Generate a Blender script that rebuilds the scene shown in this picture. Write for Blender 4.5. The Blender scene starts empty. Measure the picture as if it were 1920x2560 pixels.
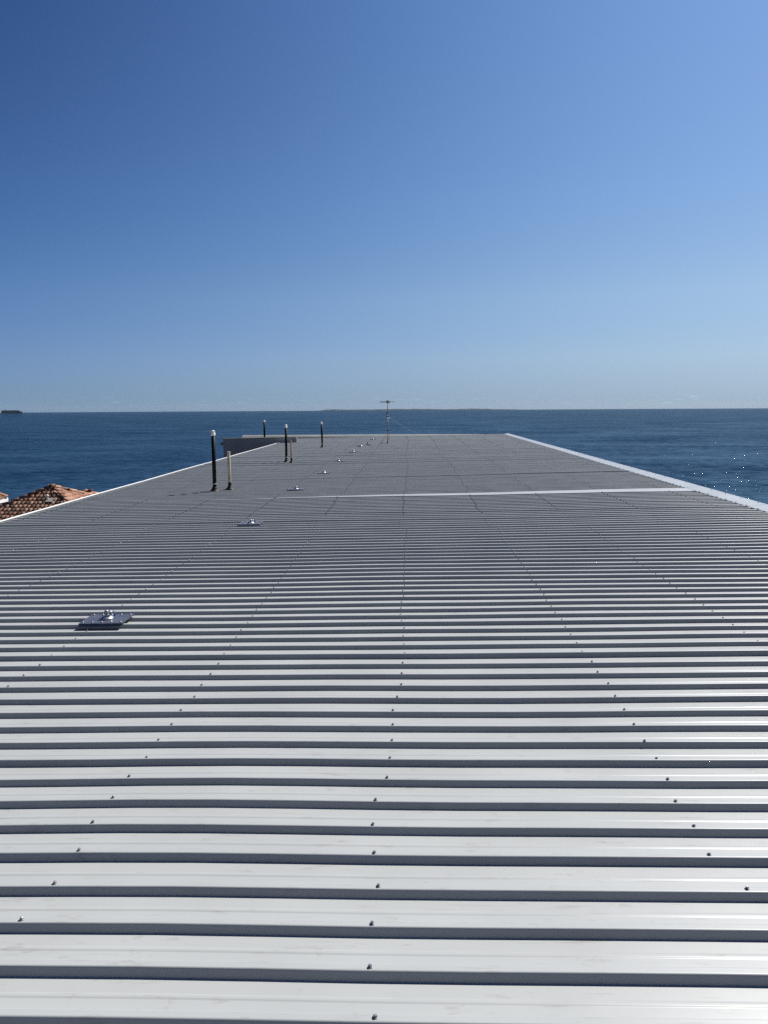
import bpy, bmesh, math, random
import numpy as np
from mathutils import Vector, Matrix, noise as mnoise

random.seed(7)
rng = np.random.default_rng(7)
S = bpy.context.scene
C = S.collection
PI = math.pi

# ------------------------------------------------------------------ camera
# photograph pixels (1920 x 2560) are only used to measure directions; f in px
F, CX, CY = 1923.0, 960.0, 1280.0
def cdir(x, y):                       # camera space: x right, y down, z forward
    return Vector((x - CX, y - CY, F))
HZ = lambda x: 1031.2 - 0.0057 * x - 2.2      # true horizontal (the sea edge dips a little)
down = cdir(1920, HZ(1920)).cross(cdir(0, HZ(0))); down.normalize()
if down.y < 0: down = -down
up_c = -down
axis_c = cdir(1021, 1015).normalized()        # direction in which the roof runs away
wy = (axis_c - up_c * axis_c.dot(up_c)).normalized()
wx = wy.cross(up_c)
if wx.x < 0: wx = -wx
M_cw = Matrix((wx, wy, up_c))                 # camera(y down, z fwd) -> world
def wdir(x, y):
    return (M_cw @ cdir(x, y)).normalized()
CAM_H = 1.65
rn_c = cdir(1021, 1015).cross(cdir(21, 1015 + 23.2)); rn_c.normalize()
if rn_c.y > 0: rn_c = -rn_c
RN = (M_cw @ rn_c).normalized()               # roof normal in world
RY = (M_cw @ axis_c).normalized()
RX = RY.cross(RN).normalized()
EYE = RN * CAM_H                              # roof point under the camera is the world origin
cam = bpy.data.cameras.new('camera'); camo = bpy.data.objects.new('camera', cam); C.objects.link(camo)
cam.sensor_fit = 'VERTICAL'; cam.sensor_height = 36.0; cam.lens = 36.0 * F / 2560.0
cam.clip_start = 0.05; cam.clip_end = 60000
cx_w = M_cw @ Vector((1, 0, 0)); cy_w = M_cw @ Vector((0, -1, 0)); cz_w = M_cw @ Vector((0, 0, -1))
mw = Matrix((cx_w, cy_w, cz_w)).transposed().to_4x4(); mw.translation = EYE
camo.matrix_world = mw
S.camera = camo

# ------------------------------------------------------------------ light
SUN_EL, SUN_AZ = math.radians(48), math.radians(44)      # azimuth clockwise from +Y
w = bpy.data.worlds.new('World'); S.world = w; w.use_nodes = True
nt = w.node_tree; nt.nodes.clear()
sky = nt.nodes.new('ShaderNodeTexSky'); sky.sky_type = 'NISHITA'; sky.sun_disc = False
sky.sun_elevation = SUN_EL; sky.sun_rotation = SUN_AZ
sky.altitude = 20; sky.air_density = 1.0; sky.dust_density = 0.0; sky.ozone_density = 3.5
bg = nt.nodes.new('ShaderNodeBackground'); bg.inputs['Strength'].default_value = 0.0545
wo = nt.nodes.new('ShaderNodeOutputWorld')
# a maritime sky: the low band is paler blue-grey instead of yellow, all the way round
wtc = nt.nodes.new('ShaderNodeTexCoord'); wsx = nt.nodes.new('ShaderNodeSeparateXYZ'); nt.links.new(wtc.outputs['Generated'], wsx.inputs[0])
wmr = nt.nodes.new('ShaderNodeMapRange'); wmr.inputs['From Min'].default_value = 0.0; wmr.inputs['From Max'].default_value = 0.6; nt.links.new(wsx.outputs[2], wmr.inputs['Value'])
wcr = nt.nodes.new('ShaderNodeValToRGB'); nt.links.new(wmr.outputs[0], wcr.inputs[0])
SKY_TINT = [(0.0, (0.335, 0.45, 0.79)), (0.02, (0.355, 0.475, 0.80)), (0.103, (0.563, 0.613, 0.805)), (0.227, (0.658, 0.704, 0.816)), (0.417, (0.541, 0.658, 0.822)), (0.717, (0.348, 0.485, 0.687)), (1.0, (0.30, 0.44, 0.65))]
# the clear air glows towards the sun and deepens away from it, more so higher up (exponent per channel)
SKY_GLOW = [(0.0, (0.75, 0.34, 0.0)), (0.02, (0.85, 0.40, 0.02)), (0.103, (1.4, 0.87, 0.15)), (0.227, (2.0, 1.25, 0.40)), (0.417, (2.7, 1.83, 1.0)), (0.717, (4.1, 3.0, 2.0)), (1.0, (4.1, 3.0, 2.0))]
def wramp(node, pts):
    e = node.color_ramp.elements
    e[0].position, e[0].color = pts[0][0], (*pts[0][1], 1); e[1].position, e[1].color = 1.0, (*pts[-1][1], 1)
    for ps, col in pts[1:-1]:
        q = e.new(ps); q.color = (*col, 1)
wramp(wcr, SKY_TINT)
wgl = nt.nodes.new('ShaderNodeValToRGB'); nt.links.new(wmr.outputs[0], wgl.inputs[0]); wramp(wgl, [(p, tuple(c / 5 for c in cc)) for p, cc in SKY_GLOW])
wsun = Vector((math.sin(SUN_AZ) * math.cos(SUN_EL), math.cos(SUN_AZ) * math.cos(SUN_EL), math.sin(SUN_EL)))
wdot = nt.nodes.new('ShaderNodeVectorMath'); wdot.operation = 'DOT_PRODUCT'; wdot.inputs[1].default_value = wsun
nt.links.new(wtc.outputs['Generated'], wdot.inputs[0])
wcl = nt.nodes.new('ShaderNodeMapRange'); wcl.interpolation_type = 'LINEAR'
wcl.inputs['From Min'].default_value = 0.2; wcl.inputs['From Max'].default_value = 1.0; wcl.inputs['To Min'].default_value = -0.4 * 5; wcl.inputs['To Max'].default_value = 0.4 * 5
nt.links.new(wdot.outputs['Value'], wcl.inputs['Value'])
wsc = nt.nodes.new('ShaderNodeVectorMath'); wsc.operation = 'SCALE'; nt.links.new(wgl.outputs[0], wsc.inputs[0]); nt.links.new(wcl.outputs[0], wsc.inputs['Scale'])
wsep = nt.nodes.new('ShaderNodeSeparateXYZ'); nt.links.new(wsc.outputs[0], wsep.inputs[0]); wcomb = nt.nodes.new('ShaderNodeCombineXYZ')
for k in range(3):
    pw = nt.nodes.new('ShaderNodeMath'); pw.operation = 'POWER'; pw.inputs[0].default_value = math.e
    nt.links.new(wsep.outputs[k], pw.inputs[1]); nt.links.new(pw.outputs[0], wcomb.inputs[k])
wmx = nt.nodes.new('ShaderNodeVectorMath'); wmx.operation = 'MULTIPLY'
nt.links.new(sky.outputs[0], wmx.inputs[0]); nt.links.new(wcr.outputs[0], wmx.inputs[1])
wm2 = nt.nodes.new('ShaderNodeVectorMath'); wm2.operation = 'MULTIPLY'
nt.links.new(wmx.outputs[0], wm2.inputs[0]); nt.links.new(wcomb.outputs[0], wm2.inputs[1]); 
# faint low cloud puffs just above the horizon
cmp_ = nt.nodes.new('ShaderNodeMapping'); cmp_.inputs['Scale'].default_value = (34, 34, 260); nt.links.new(wtc.outputs['Generated'], cmp_.inputs[0])
cnz = nt.nodes.new('ShaderNodeTexNoise'); cnz.inputs['Scale'].default_value = 1.6; cnz.inputs['Detail'].default_value = 5; nt.links.new(cmp_.outputs[0], cnz.inputs['Vector'])
cr1 = nt.nodes.new('ShaderNodeMapRange'); cr1.inputs['From Min'].default_value = 0.60; cr1.inputs['From Max'].default_value = 0.76; nt.links.new(cnz.outputs['Fac'], cr1.inputs['Value'])
cr2 = nt.nodes.new('ShaderNodeValToRGB'); e = cr2.color_ramp.elements; e[0].position = 0.0; e[0].color = (0, 0, 0, 1); e[1].position = 1; e[1].color = (0, 0, 0, 1)
for ps, v in ((0.003, 0.0), (0.007, 1.0), (0.012, 0.8), (0.018, 0.0)):
    q = e.new(ps); q.color = (v, v, v, 1)
nt.links.new(wsx.outputs[2], cr2.inputs[0])
cml = nt.nodes.new('ShaderNodeMath'); cml.operation = 'MULTIPLY'; nt.links.new(cr1.outputs[0], cml.inputs[0]); nt.links.new(cr2.outputs[0], cml.inputs[1])
cm2 = nt.nodes.new('ShaderNodeMath'); cm2.operation = 'MULTIPLY_ADD'; cm2.inputs[1].default_value = 0.35; cm2.inputs[2].default_value = 1.0; nt.links.new(cml.outputs[0], cm2.inputs[0])
wm3 = nt.nodes.new('ShaderNodeVectorMath'); wm3.operation = 'SCALE'; nt.links.new(wm2.outputs[0], wm3.inputs[0]); nt.links.new(cm2.outputs[0], wm3.inputs['Scale'])
nt.links.new(wm3.outputs[0], bg.inputs['Color']); nt.links.new(bg.outputs[0], wo.inputs['Surface'])
sl = bpy.data.lights.new('sun', 'SUN'); sl.energy = 5.0; sl.angle = math.radians(0.53); sl.color = (1.0, 0.965, 0.91)
so = bpy.data.objects.new('sun', sl); C.objects.link(so)
sd = Vector((math.sin(SUN_AZ) * math.cos(SUN_EL), math.cos(SUN_AZ) * math.cos(SUN_EL), math.sin(SUN_EL)))
so.rotation_euler = sd.to_track_quat('Z', 'Y').to_euler(); so.location = (0, 0, 30)
S.view_settings.view_transform = 'Standard'; S.view_settings.look = 'None'
S.view_settings.exposure = 0.84; S.view_settings.gamma = 1.0; S.view_settings.use_curve_mapping = False
S.render.engine = 'CYCLES'
S.cycles.max_bounces = 6; S.cycles.diffuse_bounces = 3; S.cycles.glossy_bounces = 3
S.cycles.volume_bounces = 0
S.cycles.use_denoising = False

# ------------------------------------------------------------------ helpers
def nmat(name, color, rough=0.5, metal=0.0, spec=0.5):
    m = bpy.data.materials.new(name); m.use_nodes = True
    b = m.node_tree.nodes['Principled BSDF']
    b.inputs['Base Color'].default_value = (*color, 1); b.inputs['Roughness'].default_value = rough
    b.inputs['Metallic'].default_value = metal; b.inputs['Specular IOR Level'].default_value = spec
    return m
def N(m, t, **kw):
    n = m.node_tree.nodes.new(t)
    for k, v in kw.items():
        if k in n.inputs.keys() if hasattr(n.inputs, 'keys') else False: n.inputs[k].default_value = v
        else: setattr(n, k, v)
    return n
def L(m, a, b): m.node_tree.links.new(a, b)
def mottle(m, scale, lo, hi, detail=6, coord='Object', stretch=(1, 1, 1), bump=0.0, rough_amp=0.0):
    """base colour varies between lo and hi with noise; optional fine relief"""
    b = m.node_tree.nodes['Principled BSDF']
    tc = N(m, 'ShaderNodeTexCoord'); mp = N(m, 'ShaderNodeMapping'); mp.inputs['Scale'].default_value = stretch
    nz = N(m, 'ShaderNodeTexNoise'); nz.inputs['Scale'].default_value = scale; nz.inputs['Detail'].default_value = detail
    L(m, tc.outputs[coord], mp.inputs[0]); L(m, mp.outputs[0], nz.inputs['Vector'])
    cr = N(m, 'ShaderNodeValToRGB'); cr.color_ramp.elements[0].position = 0.3; cr.color_ramp.elements[1].position = 0.7
    cr.color_ramp.elements[0].color = (*lo, 1); cr.color_ramp.elements[1].color = (*hi, 1)
    L(m, nz.outputs['Fac'], cr.inputs[0]); L(m, cr.outputs[0], b.inputs['Base Color'])
    if bump:
        bp = N(m, 'ShaderNodeBump'); bp.inputs['Strength'].default_value = bump; bp.inputs['Distance'].default_value = 0.01
        L(m, nz.outputs['Fac'], bp.inputs['Height']); L(m, bp.outputs[0], b.inputs['Normal'])
    return cr
def tag(o, label=None, cat=None, group=None, kind=None):
    if label: o['label'] = label
    if cat: o['category'] = cat
    if group: o['group'] = group
    if kind: o['kind'] = kind
    return o
def empty(name, loc=(0, 0, 0), rot=None):
    o = bpy.data.objects.new(name, None); C.objects.link(o); o.location = loc
    o.empty_display_size = 0.2
    if rot is not None: o.rotation_euler = rot
    return o
class MB:
    """collects simple shapes into one mesh"""
    def __init__(s): s.v = []; s.f = []; s.sm = []
    def add(s, vs, fs, smooth=False):
        n = len(s.v); s.v += [tuple(v) for v in vs]; s.f += [tuple(i + n for i in f) for f in fs]; s.sm += [smooth] * len(fs); return s
    def box(s, a, b, M=None):
        x0, y0, z0 = a; x1, y1, z1 = b
        vs = [Vector(p) for p in ((x0,y0,z0),(x1,y0,z0),(x1,y1,z0),(x0,y1,z0),(x0,y0,z1),(x1,y0,z1),(x1,y1,z1),(x0,y1,z1))]
        if M: vs = [M @ v for v in vs]
        return s.add(vs, [(0,3,2,1),(4,5,6,7),(0,1,5,4),(1,2,6,5),(2,3,7,6),(3,0,4,7)])
    def lathe(s, prof, n=16, M=None, cap=True, smooth=True):
        vs = []; fs = []
        for r, z in prof:
            for k in range(n):
                a = 2 * PI * k / n; p = Vector((r * math.cos(a), r * math.sin(a), z)); vs.append(M @ p if M else p)
        for i in range(len(prof) - 1):
            for k in range(n):
                fs.append((i*n+k, i*n+(k+1)%n, (i+1)*n+(k+1)%n, (i+1)*n+k))
        s.add(vs, fs, smooth)
        if cap:
            m = len(s.v) - len(vs)
            s.f.append(tuple(m + k for k in reversed(range(n)))); s.sm.append(False)
            s.f.append(tuple(m + (len(prof)-1)*n + k for k in range(n))); s.sm.append(False)
        return s
    def tube(s, pts, r, n=8):
        pts = [Vector(p) for p in pts]; rings = []
        for i, p in enumerate(pts):
            t = (pts[min(i+1, len(pts)-1)] - pts[max(i-1, 0)]).normalized()
            u = t.cross(Vector((0, 0, 1)));  u = t.cross(Vector((1, 0, 0))) if u.length < 1e-3 else u; u.normalize(); v = t.cross(u)
            rr = r[i] if isinstance(r, (list, tuple)) else r
            rings.append([p + (u * math.cos(2*PI*k/n) + v * math.sin(2*PI*k/n)) * rr for k in range(n)])
        vs = [q for R in rings for q in R]; fs = []
        for i in range(len(pts) - 1):
            for k in range(n): fs.append((i*n+k, i*n+(k+1)%n, (i+1)*n+(k+1)%n, (i+1)*n+k))
        s.add(vs, fs, True); m = len(s.v) - len(vs)
        s.f.append(tuple(m + k for k in reversed(range(n)))); s.sm.append(False)
        s.f.append(tuple(m + (len(pts)-1)*n + k for k in range(n))); s.sm.append(False)
        return s
    def mesh(s, name, mat):
        me = bpy.data.meshes.new(name); me.from_pydata(s.v, [], s.f); me.polygons.foreach_set('use_smooth', s.sm)
        bm = bmesh.new(); bm.from_mesh(me); bmesh.ops.recalc_face_normals(bm, faces=bm.faces); bm.to_mesh(me); bm.free()
        if mat: me.materials.append(mat)
        me.update(); return me
    def build(s, name, mat, parent=None):
        return link(name, s.mesh(name, mat), parent)
def link(name, me, parent=None, loc=(0, 0, 0)):
    o = bpy.data.objects.new(name, me); C.objects.link(o); o.location = loc
    if parent: o.parent = parent
    return o
def copy_tree(o, parent=None):
    c = o.copy(); C.objects.link(c)
    if parent: c.parent = parent
    for ch in [x for x in bpy.data.objects if x.parent == o]: copy_tree(ch, c)
    return c

R3 = Matrix((RX, RY, RN)).transposed()        # roof local -> world
RM = R3.to_4x4()
RI = R3.transposed()
def roof_hit(x, y, h=0.0):
    """roof-local point seen at photo pixel x,y on the plane h above the roof pans"""
    o = RI @ EYE; d = RI @ wdir(x, y); t = (h - o.z) / d.z
    return o + d * t
def at_fwd(x, y, dist):
    d = wdir(x, y); return EYE + d * (dist / d.y)
def to_px(p):
    q = M_cw.transposed() @ (Vector(p) - EYE)
    return (CX + F * q.x / q.z, CY + F * q.y / q.z, q.z)

# ------------------------------------------------------------------ materials
# painted corrugated steel
roofm = nmat('painted_steel', (0.36, 0.38, 0.39), 0.42, 0.0, 0.36)
def build_roof_mat(m):
    b = m.node_tree.nodes['Principled BSDF']
    tc = N(m, 'ShaderNodeTexCoord')
    geo = N(m, 'ShaderNodeNewGeometry')
    pos = geo.outputs['Position']
    n1 = N(m, 'ShaderNodeTexNoise'); n1.inputs['Scale'].default_value = 1.7; n1.inputs['Detail'].default_value = 5
    L(m, pos, n1.inputs['Vector'])
    # dirt specks and scuffs
    mp = N(m, 'ShaderNodeMapping'); mp.inputs['Scale'].default_value = (5, 16, 16); L(m, pos, mp.inputs[0])
    n2 = N(m, 'ShaderNodeTexNoise'); n2.inputs['Scale'].default_value = 1.5; n2.inputs['Detail'].default_value = 9; n2.inputs['Roughness'].default_value = 0.72
    L(m, mp.outputs[0], n2.inputs['Vector'])
    r2 = N(m, 'ShaderNodeMapRange'); r2.inputs['From Min'].default_value = 0.575; r2.inputs['From Max'].default_value = 0.80
    L(m, n2.outputs['Fac'], r2.inputs['Value'])
    mp3 = N(m, 'ShaderNodeMapping'); mp3.inputs['Scale'].default_value = (2.2, 60, 60); mp3.inputs['Rotation'].default_value = (0, 0, 0.03); L(m, pos, mp3.inputs[0])
    n3 = N(m, 'ShaderNodeTexNoise'); n3.inputs['Scale'].default_value = 1.6; n3.inputs['Detail'].default_value = 3
    L(m, mp3.outputs[0], n3.inputs['Vector'])
    r3 = N(m, 'ShaderNodeMapRange'); r3.inputs['From Min'].default_value = 0.66; r3.inputs['From Max'].default_value = 0.80
    L(m, n3.outputs['Fac'], r3.inputs['Value'])
    mx = N(m, 'ShaderNodeMath', operation='MAXIMUM'); L(m, r2.outputs[0], mx.inputs[0]); L(m, r3.outputs[0], mx.inputs[1])
    sc = N(m, 'ShaderNodeMath', operation='MULTIPLY'); L(m, mx.outputs[0], sc.inputs[0]); sc.inputs[1].default_value = 0.8
    ramp = N(m, 'ShaderNodeValToRGB'); ramp.color_ramp.elements[0].position = 0.25; ramp.color_ramp.elements[1].position = 0.75
    ramp.color_ramp.elements[0].color = (*ROOF_LO, 1); ramp.color_ramp.elements[1].color = (*ROOF_HI, 1)
    L(m, n1.outputs['Fac'], ramp.inputs[0])
    mix = N(m, 'ShaderNodeMix', data_type='RGBA'); L(m, sc.outputs[0], mix.inputs[0]); L(m, ramp.outputs[0], mix.inputs[6])
    mix.inputs[7].default_value = (0.17, 0.16, 0.145, 1)
    L(m, mix.outputs[2], b.inputs['Base Color'])
    # roughness variation
    rr = N(m, 'ShaderNodeMapRange'); rr.inputs['To Min'].default_value = 0.29; rr.inputs['To Max'].default_value = 0.40
    L(m, n1.outputs['Fac'], rr.inputs['Value']); L(m, rr.outputs[0], b.inputs['Roughness'])
    nf = N(m, 'ShaderNodeTexNoise'); nf.inputs['Scale'].default_value = 9; nf.inputs['Detail'].default_value = 3
    L(m, pos, nf.inputs['Vector'])
    bp = N(m, 'ShaderNodeBump'); bp.inputs['Strength'].default_value = 0.12; bp.inputs['Distance'].default_value = 0.004
    L(m, nf.outputs['Fac'], bp.inputs['Height']); L(m, bp.outputs[0], b.inputs['Normal'])
ROOF_LO, ROOF_HI = (0.278, 0.288, 0.286), (0.313, 0.324, 0.321)
build_roof_mat(roofm)
capm = nmat('capping_steel', (0.42, 0.44, 0.46), 0.38); mottle(capm, 2.0, (0.235, 0.25, 0.262), (0.28, 0.295, 0.308))
whitem = nmat('white_gutter_paint', (0.75, 0.76, 0.76), 0.35); mottle(whitem, 3.0, (0.68, 0.69, 0.69), (0.8, 0.8, 0.79))
gutterm = nmat('gutter_inside', (0.12, 0.12, 0.12), 0.6)
renderm = nmat('grey_render', (0.2, 0.2, 0.21), 0.9); mottle(renderm, 1.5, (0.24, 0.235, 0.245), (0.29, 0.285, 0.30), bump=0.2)
palem = nmat('pale_render', (0.4, 0.4, 0.38), 0.8); mottle(palem, 1.2, (0.125, 0.134, 0.134), (0.165, 0.172, 0.168))
screwm = nmat('screw_paint', (0.20, 0.21, 0.22), 0.38, 0.3)
washerm = nmat('rubber_washer', (0.02, 0.02, 0.02), 0.7)
galv = nmat('galvanised_steel', (0.3, 0.32, 0.34), 0.45, 0.6); mottle(galv, 30, (0.20, 0.21, 0.22), (0.34, 0.35, 0.37))
plate_m = nmat('anchor_plate_steel', (0.1, 0.11, 0.14), 0.4, 0.5, 0.3); mottle(plate_m, 14, (0.075, 0.085, 0.11), (0.115, 0.125, 0.16))
bright = nmat('bright_steel', (0.42, 0.43, 0.45), 0.38, 0.8)
blackp = nmat('black_pipe_plastic', (0.018, 0.019, 0.02), 0.5, 0.0, 0.06); mottle(blackp, 12, (0.003, 0.004, 0.004), (0.008, 0.009, 0.009))
rubber = nmat('rubber_flashing', (0.006, 0.006, 0.007), 0.6, 0.0, 0.2)
creamp = nmat('aged_cream_pvc', (0.42, 0.37, 0.28), 0.5)
mottle(creamp, 5, (0.24, 0.19, 0.12), (0.48, 0.43, 0.34), stretch=(3, 3, 1))
rustp = nmat('stained_cream_pvc', (0.35, 0.26, 0.14), 0.6); mottle(rustp, 6, (0.14, 0.08, 0.035), (0.40, 0.33, 0.20), stretch=(3, 3, 1))
capw = nmat('white_cap_plastic', (0.78, 0.77, 0.74), 0.35); mottle(capw, 20, (0.6, 0.58, 0.54), (0.82, 0.81, 0.79))
mastm = nmat('weathered_mast_steel', (0.25, 0.21, 0.19), 0.5, 0.5); mottle(mastm, 8, (0.14, 0.09, 0.075), (0.33, 0.31, 0.30), stretch=(1, 1, 2))
darkm = nmat('dark_fitting', (0.03, 0.025, 0.025), 0.5)
cablem = nmat('grey_cable', (0.09, 0.085, 0.085), 0.5)

# ------------------------------------------------------------------ water
SEA_Z = EYE.z - 14.0
def sea_mat():
    m = nmat('sea_water', (0.008, 0.032, 0.060), 0.18, 0.0, 0.28); b = m.node_tree.nodes['Principled BSDF']
    b.inputs['IOR'].default_value = 1.33
    geo = N(m, 'ShaderNodeNewGeometry')
    def wave(scale, stretch, rot, detail, rough=0.55):
        mp = N(m, 'ShaderNodeMapping'); mp.inputs['Scale'].default_value = stretch; mp.inputs['Rotation'].default_value = (0, 0, rot)
        L(m, geo.outputs['Position'], mp.inputs[0])
        n = N(m, 'ShaderNodeTexNoise'); n.inputs['Scale'].default_value = scale; n.inputs['Detail'].default_value = detail; n.inputs['Roughness'].default_value = rough
        L(m, mp.outputs[0], n.inputs['Vector']); return n.outputs['Fac']
    a = wave(0.30, (0.9, 1, 1), 0.35, 6, 0.62)
    c = wave(0.055, (0.8, 1, 1), -0.2, 3)
    e = wave(1.5, (0.9, 1, 1), 0.6, 4, 0.6)
    def ma(op, x, y):
        n = N(m, 'ShaderNodeMath', operation=op)
        for i, q in enumerate((x, y)):
            if isinstance(q, (int, float)): n.inputs[i].default_value = q
            else: L(m, q, n.inputs[i])
        return n.outputs[0]
    h = ma('ADD', ma('ADD', ma('MULTIPLY', a, WAVE_A), ma('MULTIPLY', c, WAVE_B)), ma('MULTIPLY', e, WAVE_C))
    bp = N(m, 'ShaderNodeBump'); bp.inputs['Strength'].default_value = 1.0; bp.inputs['Distance'].default_value = 1.0
    L(m, h, bp.inputs['Height'])
    # shallow water near the shore is greener
    sx = N(m, 'ShaderNodeSeparateXYZ'); L(m, geo.outputs['Position'], sx.inputs[0])
    mr = N(m, 'ShaderNodeMapRange'); mr.inputs['From Min'].default_value = 75; mr.inputs['From Max'].default_value = 190
    big = wave(0.02, (1, 1, 1), 0.1, 3)
    L(m, ma('ADD', sx.outputs[1], ma('MULTIPLY', big, 60.0)), mr.inputs['Value'])
    mix = N(m, 'ShaderNodeMix', data_type='RGBA'); L(m, mr.outputs[0], mix.inputs[0])
    mix.inputs[6].default_value = (*SEA_NEAR, 1); mix.inputs[7].default_value = (*SEA_FAR, 1)
    nt2 = m.node_tree
    df = N(m, 'ShaderNodeBsdfDiffuse'); L(m, mix.outputs[2], df.inputs['Color'])
    gl = N(m, 'ShaderNodeBsdfGlossy'); gl.inputs['Roughness'].default_value = 0.04; gl.inputs['Color'].default_value = (0.78, 0.93, 1.0, 1); L(m, bp.outputs[0], gl.inputs['Normal']); L(m, bp.outputs[0], df.inputs['Normal'])
    fr = N(m, 'ShaderNodeFresnel'); fr.inputs['IOR'].default_value = 1.33; L(m, bp.outputs[0], fr.inputs['Normal'])
    fm = N(m, 'ShaderNodeMath', operation='MULTIPLY'); L(m, fr.outputs[0], fm.inputs[0]); 
    wind = wave(0.030, (0.6, 1, 1), 0.25, 6, 0.7); ripple_sheen = wave(0.34, (0.9, 1, 1), 0.1, 5, 0.74)  # wind patches, plus ripple light and dark painted into the reflection strength
    wr_ = N(m, 'ShaderNodeMapRange'); wr_.inputs['From Min'].default_value = 0.36; wr_.inputs['From Max'].default_value = 0.66
    wr_.inputs['To Min'].default_value = SEA_REFL * 0.08; wr_.inputs['To Max'].default_value = SEA_REFL * 1.8
    L(m, ma('ADD', ma('MULTIPLY', wind, 0.45), ma('MULTIPLY', ripple_sheen, 0.55)), wr_.inputs['Value']); L(m, wr_.outputs[0], fm.inputs[1])
    ms = N(m, 'ShaderNodeMixShader'); L(m, fm.outputs[0], ms.inputs[0]); L(m, df.outputs[0], ms.inputs[1]); L(m, gl.outputs[0], ms.inputs[2])
    out = [n for n in nt2.nodes if n.type == 'OUTPUT_MATERIAL'][0]; L(m, ms.outputs[0], out.inputs['Surface']); nt2.nodes.remove(b)
    return m
SEA_REFL = 0.255
WAVE_A, WAVE_B, WAVE_C = 0.72, 1.7, 0.11
SEA_NEAR, SEA_FAR = (0.003, 0.026, 0.040), (0.0015, 0.013, 0.036)
seam = sea_mat()
SEA_R = 12000.0
mb = MB()
rings = [0, 40, 100, 200, 400, 800, 1600, 3200, 6400, SEA_R]; n = 256
mb.v.append((EYE.x, EYE.y, SEA_Z))
for r in rings[1:]:
    for k in range(n):
        a = 2 * PI * k / n; mb.v.append((EYE.x + r * math.sin(a), EYE.y + r * math.cos(a), SEA_Z))
for k in range(n): mb.f.append((0, 1 + k, 1 + (k + 1) % n)); mb.sm.append(False)
for i in range(len(rings) - 2):
    for k in range(n):
        a0 = 1 + i * n; mb.f.append((a0 + k, a0 + n + k, a0 + n + (k + 1) % n, a0 + (k + 1) % n)); mb.sm.append(False)
sea = mb.build('sea', seam); tag(sea, kind='structure')

groundm = nmat('coastal_ground', (0.12, 0.12, 0.09), 0.95); mottle(groundm, 0.35, (0.07, 0.08, 0.04), (0.2, 0.18, 0.13), bump=0.4)
GZ = EYE.z - 11.65
mb = MB()
nx, ny = 40, 24
for j in range(ny + 1):
    for i in range(nx + 1):
        x = -160 + 320 * i / nx; y = -160 + 226 * j / ny
        t = max(0.0, (j - (ny - 3)) / 3)
        z = GZ - t * (GZ - SEA_Z + 0.8) + 0.15 * mnoise.noise(Vector((x * .05, y * .05, 0)))
        mb.v.append((x, y + 3 * mnoise.noise(Vector((x * .06, 3, 0))) * (j == ny), z))
for j in range(ny):
    for i in range(nx):
        a = j * (nx + 1) + i; mb.f.append((a, a + 1, a + nx + 2, a + nx + 1)); mb.sm.append(True)
gr = mb.build('ground', groundm); tag(gr, kind='structure')

# ------------------------------------------------------------------ the metal roof
bld = empty('building'); bld.rotation_euler = R3.to_euler()
tag(bld, 'long low pitched building with a pale grey ribbed metal roof in the foreground', 'building')
XL = roof_hit(0, 1308, 0.03).x
XL = 0.5 * (XL + roof_hit(717, 1102, 0.03).x)
XR = 0.5 * (roof_hit(1920, 1284, 0.03).x + roof_hit(1690, 1212, 0.03).x)
YJ = roof_hit(1028, 1236, 0.03).y            # joint with the tapered flashing, at X = 0
YE = 42.3
PITCH = 0.1905
RH = 0.029
print('ROOF', XL, XR, YJ, roof_hit(1256, 1085, 0.03), roof_hit(740, 1102, 0.03), roof_hit(1033, 1091, 0.03))
SL_NEAR = -0.0165
def vnoise(x, y, s=0.0):
    return mnoise.noise(Vector((x, y, s)))
def yoff(X, Y0):
    """sideways drift of the rib whose nominal position at X = 0 is Y0"""
    o = SL_NEAR * X
    o += 0.014 * vnoise(X * 0.35, Y0 * 0.45, 4.0) + 0.0022 * vnoise(X * 1.1, Y0 * 1.3, 9.0)
    if Y0 > YSPLIT:
        t = X + 2.7
        o += 0.048 * (0.5 * (t + math.sqrt(t * t + 0.3)))
    return o
def zoff(X, Y):
    return 0.012 * math.exp(-((X + 0.9) ** 2 / 0.5 + (Y - 2.9) ** 2)) + 0.009 * vnoise(X * 0.42, Y * 0.33, 1.0) + 0.0026 * vnoise(X * 1.1, Y * 2.1, 2.0) - 0.006 * math.exp(-((X + 3.6) ** 2) / 1.5)

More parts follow.
